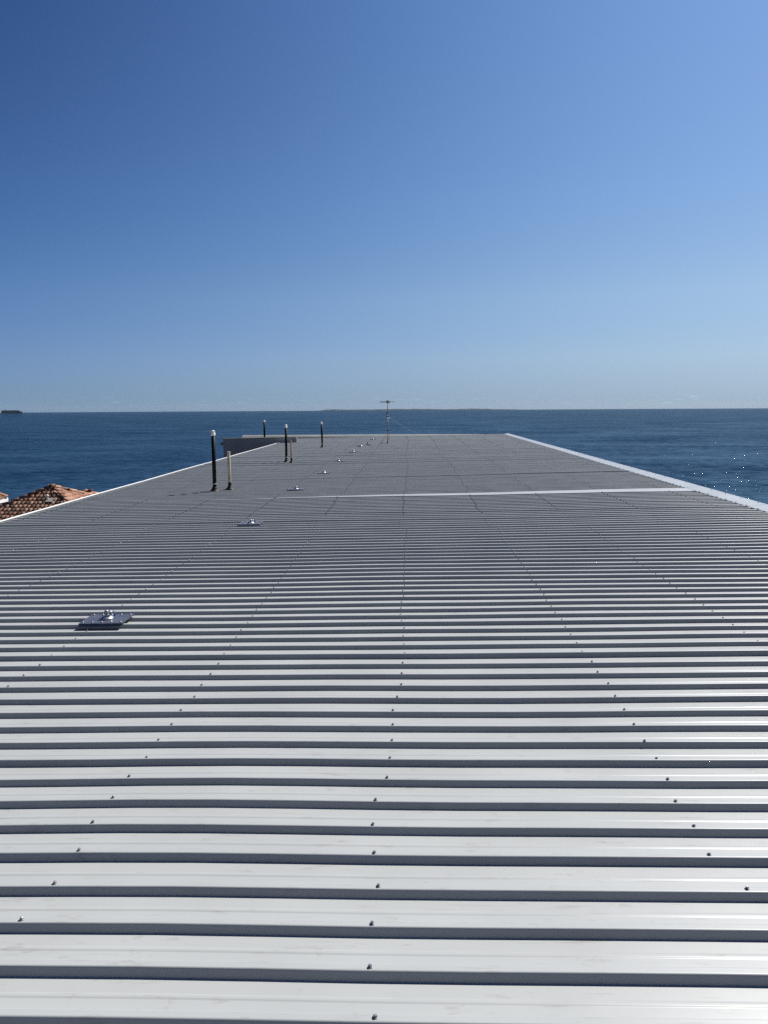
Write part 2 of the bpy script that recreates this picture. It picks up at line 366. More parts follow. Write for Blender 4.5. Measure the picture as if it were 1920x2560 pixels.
HC, FW, RAD = 0.0145, 0.0095, 0.0052
YSPLIT = 1e9
SW = 0.0062; SWH = 0.0019
def rib_poly(yc, full=True, lead=True, trail=True, dz=0.0, cut=None):
    """corner points of one rib"""
    pts = []
    if lead: pts.append((yc - HC - FW, 0.0 + dz))
    elif cut: pts.append((yc - HC - FW * cut - 0.0012, RH * (1 - cut) + dz))
    pts += [(yc - HC, RH + dz), (yc + HC, RH + dz)]
    if trail: pts.append((yc + HC + FW, 0.0 + dz))
    return pts
def swage(c):
    return [(c - 0.005 - SW, 0), (c - 0.005, SWH), (c + 0.005, SWH), (c + 0.005 + SW, 0)]
def chamfer(pts):
    """corner list -> points with analytic normals (rounded corners)"""
    out = []
    def nrm(a, b):
        d = Vector((b[0] - a[0], b[1] - a[1])).normalized(); return (-d.y, d.x)
    out.append((pts[0], nrm(pts[0], pts[1])))
    for i in range(1, len(pts) - 1):
        a, b, c = Vector(pts[i-1]), Vector(pts[i]), Vector(pts[i+1])
        rad = RAD if b.y > 0.02 else 0.0025
        r1 = min(rad, 0.35 * (a - b).length); r2 = min(rad, 0.35 * (c - b).length)
        out.append((tuple(b + (a - b).normalized() * r1), nrm(pts[i-1], pts[i])))
        # middle of the bend, pulled in towards the round
        mid = (b + (a - b).normalized() * r1 + b + (c - b).normalized() * r2) / 2
        n1, n2 = Vector(nrm(pts[i-1], pts[i])), Vector(nrm(pts[i], pts[i+1]))
        out.append((tuple(mid * 0.5 + b * 0.5), tuple((n1 + n2).normalized())))
        out.append((tuple(b + (c - b).normalized() * r2), nrm(pts[i], pts[i+1])))
    out.append((pts[-1], nrm(pts[-2], pts[-1])))
    return out
NXS = 34
XS = [XL + (XR + 0.16 - XL) * i / NXS for i in range(NXS + 1)]
rib_list = []          # (Y0, sheet index)
sheet_ranges = []
Y = -3.2 ; k = 0
first_edge = None
def make_sheet(ys, last, cutfirst=True):
    """ys: rib centres at X=0 (4 of them) + position of the covered lap rib"""
    pts = rib_poly(ys[0], lead=not cutfirst, cut=0.58 if cutfirst else None)
    for i, yc in enumerate(ys[1:]):
        c = (ys[i] + yc) / 2
        pts += swage(c)
        if i < len(ys) - 2: pts += rib_poly(yc)
        else:
            pts += rib_poly(yc, trail=True, dz=0) if last else [(yc - HC - FW, 0), (yc - HC + 0.0008, RH - 0.0016), (yc + HC - 0.001, RH - 0.0016), (yc + HC + 0.004, RH * 0.6)]
    prof = chamfer(pts)
    vs, ns = [], []
    for X in XS:
        for (py, pz), nn in prof:
            # interpolate drift with the nearest rib so that all sides of a rib move together
            j = min(range(len(ys)), key=lambda q: abs(ys[q] - py))
            vs.append((X, py + yoff(X, ys[j]), pz + zoff(X, py)))
            ns.append(Vector((0, nn[0], nn[1])))
    lift = random.choice((0.0008, 0.001, 0.002, 0.005)) if ys[0] < YJ else random.choice((0.001, 0.002, 0.004, 0.010)); ltilt = random.uniform(-1, 1)
    vs = [(a, b, c + lift * max(0.0, 1 - (b - yoff(a, ys[0]) - ys[0]) / (ys[-1] - ys[0] - 0.05)) * (1 + 0.8 * ltilt * a / 6)) for a, b, c in vs]
    P = len(prof); fs = []
    for i in range(len(XS) - 1):
        for j in range(P - 1):
            fs.append((i*P+j, (i+1)*P+j, (i+1)*P+j+1, i*P+j+1))
    me = bpy.data.meshes.new('roof_sheet'); me.from_pydata(vs, [], fs); me.materials.append(roofm)
    me.polygons.foreach_set('use_smooth', [True] * len(fs))
    # tilt of the undulating surface
    out = []
    for v, nn in zip(vs, ns):
        e = 0.15
        dzx = (zoff(v[0] + e, v[1]) - zoff(v[0] - e, v[1])) / (2 * e)
        dzy = (zoff(v[0], v[1] + e) - zoff(v[0], v[1] - e)) / (2 * e)
        out.append((nn + Vector((-dzx, -dzy, 0))).normalized())
    me.normals_split_custom_set_from_vertices(out)
    return link('roof_sheet', me, bld)
def lay(y_start, y_stop):
    Y = y_start; first = True; cols = []
    while True:
        sp = PITCH + random.uniform(-0.0022, 0.0022)
        ys = [Y]
        for i in range(4):
            ys.append(ys[-1] + sp + (random.choice((0.006, 0.010, 0.002)) if i == 3 else 0))
        last = False
        if ys[-1] > y_stop:
            ys = [q for q in ys if q <= y_stop + 0.01]
            last = True
            if len(ys) < 2: break
        make_sheet(ys, last, cutfirst=not first)
        cols += [(q, len(sheet_ranges)) for q in (ys if last else ys[:-1])]
        sheet_ranges.append((ys[0], ys[-1]))
        Y = ys[-1]; first = False
        if last: break
    return cols
# phase so that a rib top edge falls where the photograph has one
yref = roof_hit(960, 2431, RH).y + HC
near = lay(yref + 3 * PITCH - 4 * PITCH * 8, YJ - 0.10)
YSPLIT = near[-1][0] + 0.002; far_start = near[-1][0] + 0.006
far = lay(far_start, YE)
ribs = near + far

# tapered joint flashing: flat tray, thin at the left and wide at the right
mb = MB()
top = []
lastnear = near[-1][0]
nseg = 40
for i in range(nseg + 1):
    X = -2.45 + (XR + 2.45) * i / nseg; 
    ya = lastnear + yoff(X, lastnear) - 0.002; yb = far[0][0] + yoff(X, far[0][0]) - HC - 0.006
    yb = max(yb, ya + 0.03)
    zz = RH + 0.0035 + zoff(X, lastnear)
    mb.v += [(X, ya - HC, zz - 0.012), (X, ya - HC, zz), (X, yb, zz + 0.004 + 0.011 * min(1, i / (0.35 * nseg))), (X, yb + 0.002, zz - 0.02)]
for i in range(nseg):
    a = i * 4
    for j in range(3): mb.f.append((a + j, a + 4 + j, a + 5 + j, a + 1 + j)); mb.sm.append(False)
fl = mb.build('joint_flashing', roofm, bld); fl['label'] = 'flat tapered strip closing the joint between the two roof sections'

# screws ------------------------------------------------------------
def screw_mesh(name, lod=0):
    mb = MB()
    if lod == 0:
        mb.lathe([(0.0088, 0), (0.0088, 0.0014), (0.0074, 0.0026)], 10)
        mb.lathe([(0.0054, 0.002), (0.0054, 0.0082), (0.004, 0.0094)], 6, smooth=False)
    else:
        mb.lathe([(0.0100, 0), (0.0085, 0.013)], 5, smooth=False)
    return mb
smesh = screw_mesh('roof_screw').mesh('roof_screw', screwm)
lowm = screw_mesh('s', 1)
ROWS = [-0.075 * 1 + 1.19 * r for r in range(-5, 6)]
sheet_shift = {}
blk = 0.0
positions = []
for idx, (Y0, sh) in enumerate(ribs):
    if sh not in sheet_shift:
        sheet_shift[sh] = [random.gauss(0, 0.006) + (0.035 * ((sh // 6) % 3 - 1) if Y0 > 9 else 0) for _ in ROWS]
        common = random.gauss(0, 0.007); sheet_shift[sh] = [q + common for q in sheet_shift[sh]]
    for ri, Xr in enumerate(ROWS):
        X = Xr + sheet_shift[sh][ri] + random.gauss(0, 0.0045)
        if Y0 < 3.0: X += random.gauss(0, 0.006) - (0.065 if ri == 5 else 0.03 if ri == 6 else 0)
        elif Y0 < 4.2 and ri == 5: X -= 0.025
        if X < XL + 0.12 or X > XR - 0.05: continue
        y = Y0 + yoff(X, Y0) + random.gauss(0, 0.0016)
        positions.append(Vector((X, y, RH + 0.0003 + zoff(X, Y0))))
vis = []
for p in positions:
    q = to_px(R3 @ p)
    vis.append((q[2] if (q[2] > 0.2 and -20 < q[0] < 1940 and q[1] < 2580) else 1e6 + abs(q[2]), p))
vis.sort(key=lambda t: t[0])
for d, p in vis[:298]:
    o = link('roof_screw', smesh, bld, p); o.rotation_euler = (random.gauss(0, .05), random.gauss(0, .05), random.uniform(0, 6))
mb = MB()
for d, p in vis[298:]:
    k_ = 1.0 if p.y < YJ else 0.8
    mb.add([Vector(v) * k_ + p for v in lowm.v], lowm.f)
o = mb.build('distant_roof_screws', nmat('shaded_far_screw', (0.07, 0.075, 0.08), 0.6), bld); o['kind'] = 'stuff'  # far screws coloured darker, standing in for the shadows along the rows

# ridge capping along the right edge: folded pieces, each 6 m, lapped
CAPW = 0.30
def cap_piece(y0, y1, dz):
    mb = MB(); n = max(2, int((y1 - y0) / 0.5))
    pr = [(XR + 0.004, RH - 0.016), (XR, RH + 0.004), (XR + 0.012, RH + 0.010), (XR + CAPW, RH + 0.030), (XR + CAPW + 0.004, RH + 0.028), (XR + CAPW + 0.006, -0.14), (XR + CAPW - 0.004, -0.145)]
    for i in range(n + 1):
        y = y0 + (y1 - y0) * i / n
        for (x, z) in pr:
            mb.v.append((x + 0.004 * vnoise(y * .3, 1, 5), y, z + dz + 0.004 * vnoise(y * .35, x, 7)))
    P = len(pr)
    for i in range(n):
        for j in range(P - 1): mb.f.append((i*P+j, i*P+j+1, (i+1)*P+j+1, (i+1)*P+j)); mb.sm.append(False)
    return mb.build('edge_capping', capm, bld)
ys = [-6.0, -0.2, 5.8, 11.72, 17.7, 23.7, 29.7, 35.7, 41.9]
for i in range(len(ys) - 1): cap_piece(ys[i] - 0.05, ys[i + 1], 0.0016 * (i % 2))
# screws of the capping: outer line and inner line
cs = []
for (Y0, sh) in ribs[::2]:
    cs.append(Vector((XR + 0.02, Y0 + yoff(XR, Y0), RH + 0.011)))
y = -3.0
while y < 41.5:
    cs.append(Vector((XR + CAPW - 0.045, y, RH + 0.0275))); y += 0.62
cs = [c for c in cs if 6 < to_px(R3 @ c)[2] < 60]
mb = MB()
big = MB(); big.lathe([(0.010, 0), (0.0075, 0.010)], 6, smooth=False)
cm = big.mesh('capping_screw', screwm)
for c in cs[:]: link('capping_screw', cm, bld, c)

# gutter along the left edge
for (y0, y1) in ((-6, 2.5), (2.5, 10.3), (10.3, 18.2), (18.2, 26.1), (26.1, 34.0), (34.0, 41.6)):
    for nm, mt, pr in (('gutter_trough', gutterm, [(XL + 0.05, -0.004), (XL - 0.012, -0.010), (XL - 0.014, -0.10), (XL - 0.13, -0.10), (XL - 0.132, 0.012)]),
                       ('gutter_lip', whitem, [(XL - 0.1325, 0.013), (XL - 0.134, 0.026), (XL - 0.140, 0.029), (XL - 0.147, 0.026), (XL - 0.148, -0.12)])):
        mb = MB(); n = 10
        for i in range(n + 1):
            y = y0 + (y1 - y0) * i / n - (0.03 if i == 0 else 0)
            for (x, z) in pr:
                q = 0.010 * vnoise(y * .22, 3, 5)
                mb.v.append((x + (q if x < XL - .1 else 0), y, z + (0.006 * vnoise(y * .3, 8, 7) if x < XL - .1 else 0)))
        P = len(pr)
        for i in range(n):
            for j in range(P - 1): mb.f.append((i*P+j, (i+1)*P+j, (i+1)*P+j+1, i*P+j+1)); mb.sm.append(False)
        mb.build(nm, mt, bld)

# walls under the roof
mb = MB(); mb.box((XL + 0.02, -6, -12), (XR + CAPW - 0.01, YE + 0.05, -0.16)); mb.build('wall', palem, bld)
# far end: level capped parapet which runs on past the left edge
pL = RI @ at_fwd(608, 1088, YE + 0.25); pR = RI @ at_fwd(1250, 1085.3, YE + 0.25)
mb = MB(); n = 24
prf = [(-0.34, -0.45), (-0.34, -0.20), (-0.30, -0.13), (-0.20, -0.055), (-0.08, -0.008),(0.0, 0.0), (0.12, 0.0), (0.14, -0.03), (0.14, -0.45)]
zl = 0.0
for i in range(n + 1):
    t = i / n; p = pL.lerp(pR, t)
    wob = 0.012 * math.sin(t * PI)
    for (dy, dz) in prf: mb.v.append((p.x, YE + 0.2 + dy, p.z + wob + dz))
P = len(prf)
for i in range(n):
    for j in range(P - 1): mb.f.append((i*P+j, (i+1)*P+j, (i+1)*P+j+1, i*P+j+1)); mb.sm.append(False)
mb.f.append(tuple(range(P))); mb.sm.append(False)
pc = mb.build('parapet_capping', palem, bld); pc['label'] = 'pale rounded parapet along the far end of the roof'

# side wing: grey wall facing the camera beyond the left edge
DW = 37.2
wl = RI @ at_fwd(557, 1096, DW); wr = RI @ at_fwd(742, 1098, DW)
wing = empty('wing_building'); wing.rotation_euler = R3.to_euler()
tag(wing, 'grey rendered wall block standing against the far left corner of the metal roof', 'building')
mb = MB(); mb.box((wl.x, DW, -12), (XL - 0.17, DW + 0.18, wl.z - 0.03)); mb.box((XL - 0.17, DW, 0.034), (wr.x - 0.25, DW + 0.18, wl.z - 0.03))
mb.build('wall', renderm, wing)
mb = MB(); mb.box((wl.x, DW + 0.18, -12), (wl.x + 0.2, YE + 0.1, wl.z - 0.55)); mb.build('side_wall', renderm, wing)
mb = MB(); mb.box((wl.x - 0.02, DW - 0.02, wl.z - 0.03), (wr.x - 0.05, DW + 0.22, wl.z)); mb.build('coping', palem, wing)
# right end piece that laps onto the roof
mb = MB(); mb.box((wr.x - 0.25, DW - .01, 0.034), (wr.x, DW + 0.19, wl.z - 0.031)); mb.build('end_block', palem, wing)
mb = MB(); mb.box((wl.x + 0.2, DW + 0.18, -12), (XL - 0.17, YE + 0.09, -0.75)); mb.build('deck', palem, wing)
b = RI @ at_fwd(700, 1116, DW); c = RI @ at_fwd(679, 1115, DW)
mb = MB(); mb.box((c.x, DW - 0.03, c.z - 0.5), (c.x + 0.62, DW - 0.004, c.z)); mb.build('dark_recess', darkm, wing)  # recess in the wall: its shade put on as a dark box
c = RI @ at_fwd(551, 1109, DW)
mb = MB(); mb.box((c.x, DW + 0.02, c.z - 0.07), (wl.x - 0.003, DW + 0.14, c.z + 0.05)); mb.build('rain_head', nmat('dark_green_paint', (0.06, 0.09, 0.07), 0.5), wing)

# ------------------------------------------------------------------ pipes
def ground_of(px, py):
    p = roof_hit(px, py, 0.012); return R3 @ p
def frustum_boot(r, base_r, h):
    return [(base_r, 0.0), (base_r * 0.96, 0.012), (r * 2.0, 0.03), (r * 1.55, 0.055), (r * 1.3, h * 0.8), (r * 1.12, h)]
def black_pipe(px, py, ytop, width, label, base=None, capfrac=0.055):
    p = ground_of(px, py) if base is None else base
    dist = (M_cw.transposed() @ (p - EYE)).z
    H = (py - ytop) * dist / F
    r = width * dist / F / 2
    root = empty('vent_pipe', p); tag(root, label, 'pipe', 'dark vent pipes on the roof')
    root.rotation_euler = (random.gauss(0, .008), random.gauss(0, .008), random.uniform(0, 6))
    ct = H * 0.085
    MB().lathe([(r, 0.02), (r, H - ct)], 18).build('shaft', blackp, root)
    MB().lathe(frustum_boot(r, r * 2.9, 0.10), 20).build('flashing_boot', rubber, root)
    MB().lathe([(r * 1.04, 0.150), (r * 1.10, 0.152), (r * 1.10, 0.168), (r * 1.04, 0.17)], 18).build('clamp_ring', galv, root)
    col = MB().lathe([(r * 1.10, H - ct), (r * 1.13, H - ct * 0.9), (r * 1.10, H - ct * 0.42), (r * 0.80, H - ct * 0.36)], 18).build('cap_collar', capw, root)
    m = MB(); m.lathe([(r * 0.82, H - ct * 0.36), (r * 0.86, H - ct * 0.12), (r * 0.6, H), (r * 0.2, H + ct * 0.06)], 14)
    m.build('cap_top', capw, root)
    m = MB()
    for k in range(5):
        a = k * 2 * PI / 5
        m.box((-.006, -.003, 0), (.006, .003, ct * 0.36), Matrix.Translation((r * 0.98 * math.cos(a), r * 0.98 * math.sin(a), H - ct * 0.44)) @ Matrix.Rotation(a, 4, 'Z'))
    m.build('cap_fins', capw, root)
    return root
def cream_pipe(px, py, ytop, width, label, mat):
    p = ground_of(px, py); dist = (M_cw.transposed() @ (p - EYE)).z
    H = (py - ytop) * dist / F; r = width * dist / F / 2
    root = empty('vent_pipe', p); tag(root, label, 'pipe', 'cream vent pipes on the roof')
    root.rotation_euler = (random.gauss(0, .01), random.gauss(0, .01), random.uniform(0, 6))
    m = MB(); m.lathe([(r, 0.15), (r, H - 0.004), (r * 0.96, H), (r * 0.8, H), (r * 0.8, H - 0.12), (0.001, H - 0.12)], 18, cap=False)
    m.build('shaft', mat, root)
    MB().lathe([(r * 1.07, 0.05), (r * 1.09, 0.155), (r * 1.0, 0.157)], 18).build('sleeve', rubber, root)
    MB().lathe(frustum_boot(r, r * 3.4, 0.085), 20).build('flashing_boot', rubber, root)
    MB().lathe([(r * 1.18, 0.066), (r * 1.20, 0.067), (r * 1.20, 0.077), (r * 1.18, 0.078)], 18).build('clamp_ring', galv, root)
    return root
black_pipe(537, 1229, 1077, 9.6, 'tallest and nearest black vent pipe with white cap, left of a shorter cream pipe')
cream_pipe(575, 1224, 1129, 7.8, 'short cream pipe with black boot beside the nearest black pipe', creamp)
black_pipe(716, 1156, 1062, 6.0, 'black white-capped vent pipe in front of the grey wall end, next to a stained pipe')
cream_pipe(729, 1158, 1101, 4.6, 'brown stained short pipe close beside the middle black pipe', rustp)
black_pipe(806, 1119, 1055, 4.6, 'lone black vent pipe near the far end, between the grey wall and the antenna')
pb = at_fwd(661.5, 1104, 39.2)
black_pipe(661.5, 1104, 1051, 4.6, 'dark pipe rising from behind the grey wall at far left', base=pb)

# ------------------------------------------------------------------ roof anchors
def anchor_parts(root, W=0.345, D=0.27, seed=0):
    m = MB(); m.box((-W/2, -D/2, 0.012), (W/2, D/2, 0.0152))
    # folded down front, back and sides
    m.add([(-W/2, -D/2, 0.0152), (W/2, -D/2, 0.0152), (W/2 - .012, -D/2 - .014, -0.006), (-W/2 + .012, -D/2 - .014, -0.006),
           (-W/2, -D/2, 0.012), (W/2, -D/2, 0.012), (W/2 - .012, -D/2 - .012, -0.006), (-W/2 + .012, -D/2 - .012, -0.006)],
          [(0, 1, 2, 3), (7, 6, 5, 4), (0, 3, 7, 4), (1, 5, 6, 2), (3, 2, 6, 7)])
    m.add([(W/2, D/2, 0.0152), (-W/2, D/2, 0.0152), (-W/2 + .012, D/2 + .014, -0.006), (W/2 - .012, D/2 + .014, -0.006),
           (W/2, D/2, 0.012), (-W/2, D/2, 0.012), (-W/2 + .012, D/2 + .012, -0.006), (W/2 - .012, D/2 + .012, -0.006)],
          [(0, 1, 2, 3), (7, 6, 5, 4), (0, 3, 7, 4), (1, 5, 6, 2), (3, 2, 6, 7)])
    m.build('base_plate', plate_m, root)
    MB().lathe([(0.055, 0.0156), (0.052, 0.026), (0.030, 0.036), (0.020, 0.040)], 24).build('cone_disc', bright, root)
    b = MB(); b.lathe([(0.012, 0.038), (0.012, 0.052)], 6, smooth=False)
    b.lathe([(0.005, .050), (0.0155, 0.056), (0.0195, 0.068), (0.0165, 0.080), (0.004, 0.087)], 14); b.build('bolt', galv, root)
    ring = MB(); pts = [(0.022 + 0.018 * math.cos(a), -0.004 + 0.004 * math.sin(a), 0.062 + 0.018 * math.sin(a)) for a in [2*PI*k/14 for k in range(15)]]
    ring.tube(pts, 0.005, 6); ring.build('eye_ring', bright, root)
    t = MB(); t.box((0.036, 0.004, 0.045), (0.052, 0.007, 0.075), Matrix.Rotation(0.3, 4, 'Y')); t.build('tag', nmat('blue_tag', (0.05, 0.16, 0.4), 0.4) if seed == 0 else bpy.data.materials['blue_tag'], root)
    rm = MB(); rm.lathe([(0.0085, 0.0156), (0.0085, 0.018), (0.006, 0.0225), (0.0025, 0.0245)], 10)
    rme = rm.mesh('rivet', galv)
    for j in (-1, 1):
        for i in range(5):
            link('rivet', rme, root, ((i - 2) * (W - .05) / 4, j * (D / 2 - 0.028), 0))
anch = [(268, 1549, 'nearest and largest grey anchor plate, by the left side of the roof', 0.0),
        (627, 1308, 'second nearest anchor plate, on the ribs short of the white joint strip', 0.03),
        (740, 1222.5, 'anchor plate just beyond the left tapered end of the white joint strip', -0.05),
        (810, 1181.5, 'anchor plate to the right of the nearest pipes, halfway to the far end', 0.02),
        (846, 1152.5, 'anchor plate to the right of the stained pipe', 0.0),
        (884, 1130, 'small dark anchor below and right of the lone black pipe', 0.4),
        (903, 1115.5, 'small dark anchor with crossed arms between lone pipe and antenna', 0.9),
        (932, 1098.5, 'farthest anchor, just left of the antenna mast near the far parapet', 0.1)]
ar = None
for i, (px, py, lab, rz) in enumerate(anch):
    p = roof_hit(px, py, RH + 0.012)
    # sits on the rib crests
    yy = min((Y0 + yoff(p.x, Y0) for Y0, _ in ribs), key=lambda q: abs(q - p.y))
    loc = R3 @ Vector((p.x, p.y, RH + 0.0052 + zoff(p.x, p.y)))
    if i == 0:
        ar = empty('roof_anchor', loc); anchor_parts(ar)
    else:
        ar = copy_tree(first) if i else ar
    if i == 0: first = ar
    ar.location = loc
    ar.rotation_euler = (R3 @ Matrix.Rotation(rz, 3, 'Z')).to_euler()
    if 0 < i <= 4: ar.scale = (0.95, 0.95, 0.8)
    if i > 4: ar.scale = (0.85, 0.85, 1.1)
    tag(ar, lab, 'roof anchor', 'row of anchor points along the roof')

# ------------------------------------------------------------------ antenna
p = ground_of(969.3, 1109); dist = (M_cw.transposed() @ (p - EYE)).z; sc = dist / F
H = (1109 - 1004) * sc
ant = empty('antenna', p); tag(ant, 'thin television antenna on a weathered mast near the far end of the roof', 'antenna')
MB().lathe([(0.075, 0), (0.07, 0.03), (0.03, 0.06), (0.024, 0.14)], 14).build('mast_foot', darkm, ant)
MB().lathe([(0.020, 0.02), (0.020, H * 0.66)], 12).build('lower_mast', mastm, ant)
MB().lathe([(0.0155, H * 0.60), (0.0155, H - 0.03)], 12).build('upper_mast', mastm, ant)
for q in (0.31, 0.64, 0.725):
    m = MB(); m.box((-.036, -.03, H * q - .026), (.036, .03, H * q + .026)); m.box((.03, -.006, H * q - .01), (.055, .006, H * q + .01)); m.build('clamp', darkm, ant)
m = MB(); m.tube([(-.026, 0, H * .735), (-.052, 0, H * .71), (-.048, 0, H * .67), (-.02, 0, H * .64)], 0.010, 6); m.build('cable_loop', cablem, ant)
m = MB(); m.box((-.055, -.05, H - .07), (.055, .05, H - .0)); m.box((-.03, -.03, H - .01), (.03, .03, H + .035)); m.build('balun', darkm, ant)
m = MB(); m.tube([(0.0, -0.42, H - .028), (0.03, 0.42, H - .028)], 0.009, 6); m.build('boom', darkm, ant)
for k, (yy, zz, l, r, tl) in enumerate(((-.36, -.060, .37, .31, .0), (-.12, -.004, .33, .31, -.004), (.14, -.012, .29, .32, 0.006), (.38, -.05, .30, .31, .004))):
    m = MB(); m.tube([(-l, yy, H + zz + tl), (r, yy, H + zz - tl)], 0.0075, 6); m.build('element', darkm, ant)
m = MB(); m.tube([(.055, 0, H - .02), (.078, 0, H - .05), (.070, 0, H - .14)], [0.02, 0.022, 0.008], 8); m.build('drip_cap', darkm, ant)
m = MB(); m.tube([(.02, -.02, H * .31), (.045, -.02, H * .27), (.075, -.02, H * .2), (.06, -.02, H * .14), (.03, -.03, H * .10), (.02, -.03, .1)], 0.007, 6); m.build('drop_cable', cablem, ant)
# coax on the roof
def roofpath(pts, h=0.035):
    return [R3 @ (roof_hit(x, y, RH) + Vector((0, 0, h - RH))) for x, y in pts]
m = MB(); m.tube(roofpath([(951, 1107), (956, 1107.6), (962, 1106), (967, 1103.6)], 0.045), 0.010, 6)
cb = m.build('coax_cable', cablem); tag(cb, 'short black cable lying on the roof left of the antenna foot', 'cable')
wd = nmat('thin_wire', (0.35, 0.37, 0.4), 0.4, 0.7)
a0 = p + Vector((0.02, 0, (1109 - 1042) * sc)); a1 = at_fwd(1060, 1089, YE + 0.2)
m = MB(); m.tube([a0.lerp(a1, t) - Vector((0, 0, 0.10 * 4 * t * (1 - t))) for t in [i / 10 for i in range(11)]], 0.0028, 5)
gw = m.build('guy_wire', wd); tag(gw, 'faint thin wire slanting from the antenna mast down to the right', 'wire')
m = MB(); m.tube(roofpath([(914, 1113), (917, 1111.5), (921, 1112.5), (927, 1115)], 0.045), 0.012, 6)
cb = m.build('coax_cable', cablem); tag(cb, 'loose dark cable end on the roof between the two farthest anchors', 'cable')
m = MB(); q = R3 @ roof_hit(918.5, 1111.5, RH); m.tube([q, q + Vector((0, 0, 0.12))], 0.016, 6)
m.lathe([(0.05, 0), (0.045, 0.02), (0.02, 0.03)], 10, Matrix.Translation(q)); 
o = m.build('roof_post', darkm); tag(o, 'tiny dark upright stub left of the farthest anchor', 'post')

# ------------------------------------------------------------------ neighbouring tiled roofs
terrac = bpy.data.materials.new('terracotta_tile'); terrac.use_nodes = True
def tmat(m):
    b = m.node_tree.nodes['Principled BSDF']; b.inputs['Roughness'].default_value = 0.85; b.inputs['Specular IOR Level'].default_value = 0.25
    oi = N(m, 'ShaderNodeObjectInfo'); ge = N(m, 'ShaderNodeNewGeometry')
    ad = N(m, 'ShaderNodeMath', operation='ADD'); L(m, oi.outputs['Random'], ad.inputs[0]); L(m, ge.outputs['Random Per Island'], ad.inputs[1])
    fr = N(m, 'ShaderNodeMath', operation='FRACT'); L(m, ad.outputs[0], fr.inputs[0])
    cr = N(m, 'ShaderNodeValToRGB'); e = cr.color_ramp.elements
    e[0].position = 0; e[0].color = (0.085, 0.050, 0.035, 1); e[1].position = 1; e[1].color = (0.42, 0.26, 0.18, 1)
    for ps, col in ((0.12, (0.12, 0.07, 0.05)), (0.25, (0.20, 0.095, 0.06)), (0.5, (0.29, 0.14, 0.088)), (0.8, (0.36, 0.195, 0.13))):
        x = e.new(ps); x.color = (*col, 1)
    L(m, fr.outputs[0], cr.inputs[0])
    nz = N(m, 'ShaderNodeTexNoise'); nz.inputs['Scale'].default_value = 9; nz.inputs['Detail'].default_value = 6; L(m, ge.outputs['Position'], nz.inputs['Vector'])
    mr = N(m, 'ShaderNodeMapRange'); mr.inputs['From Min'].default_value = 0.5; mr.inputs['From Max'].default_value = 0.75; L(m, nz.outputs['Fac'], mr.inputs['Value'])
    mul = N(m, 'ShaderNodeMath', operation='MULTIPLY'); mul.inputs[1].default_value = 0.6; L(m, mr.outputs[0], mul.inputs[0])
    mix = N(m, 'ShaderNodeMix', data_type='RGBA'); L(m, mul.outputs[0], mix.inputs[0]); L(m, cr.outputs[0], mix.inputs[6]); mix.inputs[7].default_value = (0.10, 0.075, 0.055, 1)
    L(m, mix.outputs[2], b.inputs['Base Color'])
tmat(terrac)
underm = nmat('tile_underlay', (0.055, 0.03, 0.022), 0.95); mottle(underm, 5, (0.03, 0.018, 0.014), (0.09, 0.05, 0.035))
hwall = nmat('white_house_render', (0.62, 0.62, 0.6), 0.8); mottle(hwall, 1.0, (0.55, 0.55, 0.53), (0.68, 0.68, 0.66))
def tile_mb(W=0.212, Ln=0.42, hgt=0.056, lift=0.028, t=0.014):
    """arched tile, lower end at v=0, x across, y up the slope, z off the slope"""
    m = MB(); n = 6; vs = []
    for (yy, ww, hh, z0) in ((0, W/2, hgt, lift), (Ln, W/2 * 0.82, hgt * 0.8, 0.0)):
        for k in range(n + 1):
            a = PI * k / n; vs.append((-ww * math.cos(a), yy, z0 + hh * math.sin(a)))
    for k in range(n + 1):
        a = PI * k / n; vs.append((-(W/2 - t) * math.cos(a), 0, lift + (hgt - t) * math.sin(a)))
    P = n + 1; fs = [(k, k+1, P+k+1, P+k) for k in range(n)] + [(2*P+k, 2*P+k+1, k+1, k) for k in range(n)]
    m.add(vs, fs, True); return m
tile_me = tile_mb().mesh('roof_tile', terrac)
hip_me = tile_mb(0.27, 0.52, 0.10, 0.03, 0.018).mesh('hip_tile', terrac)
def face_frame(u, v):
    n = u.cross(v); return Matrix((u, v, n)).transposed()
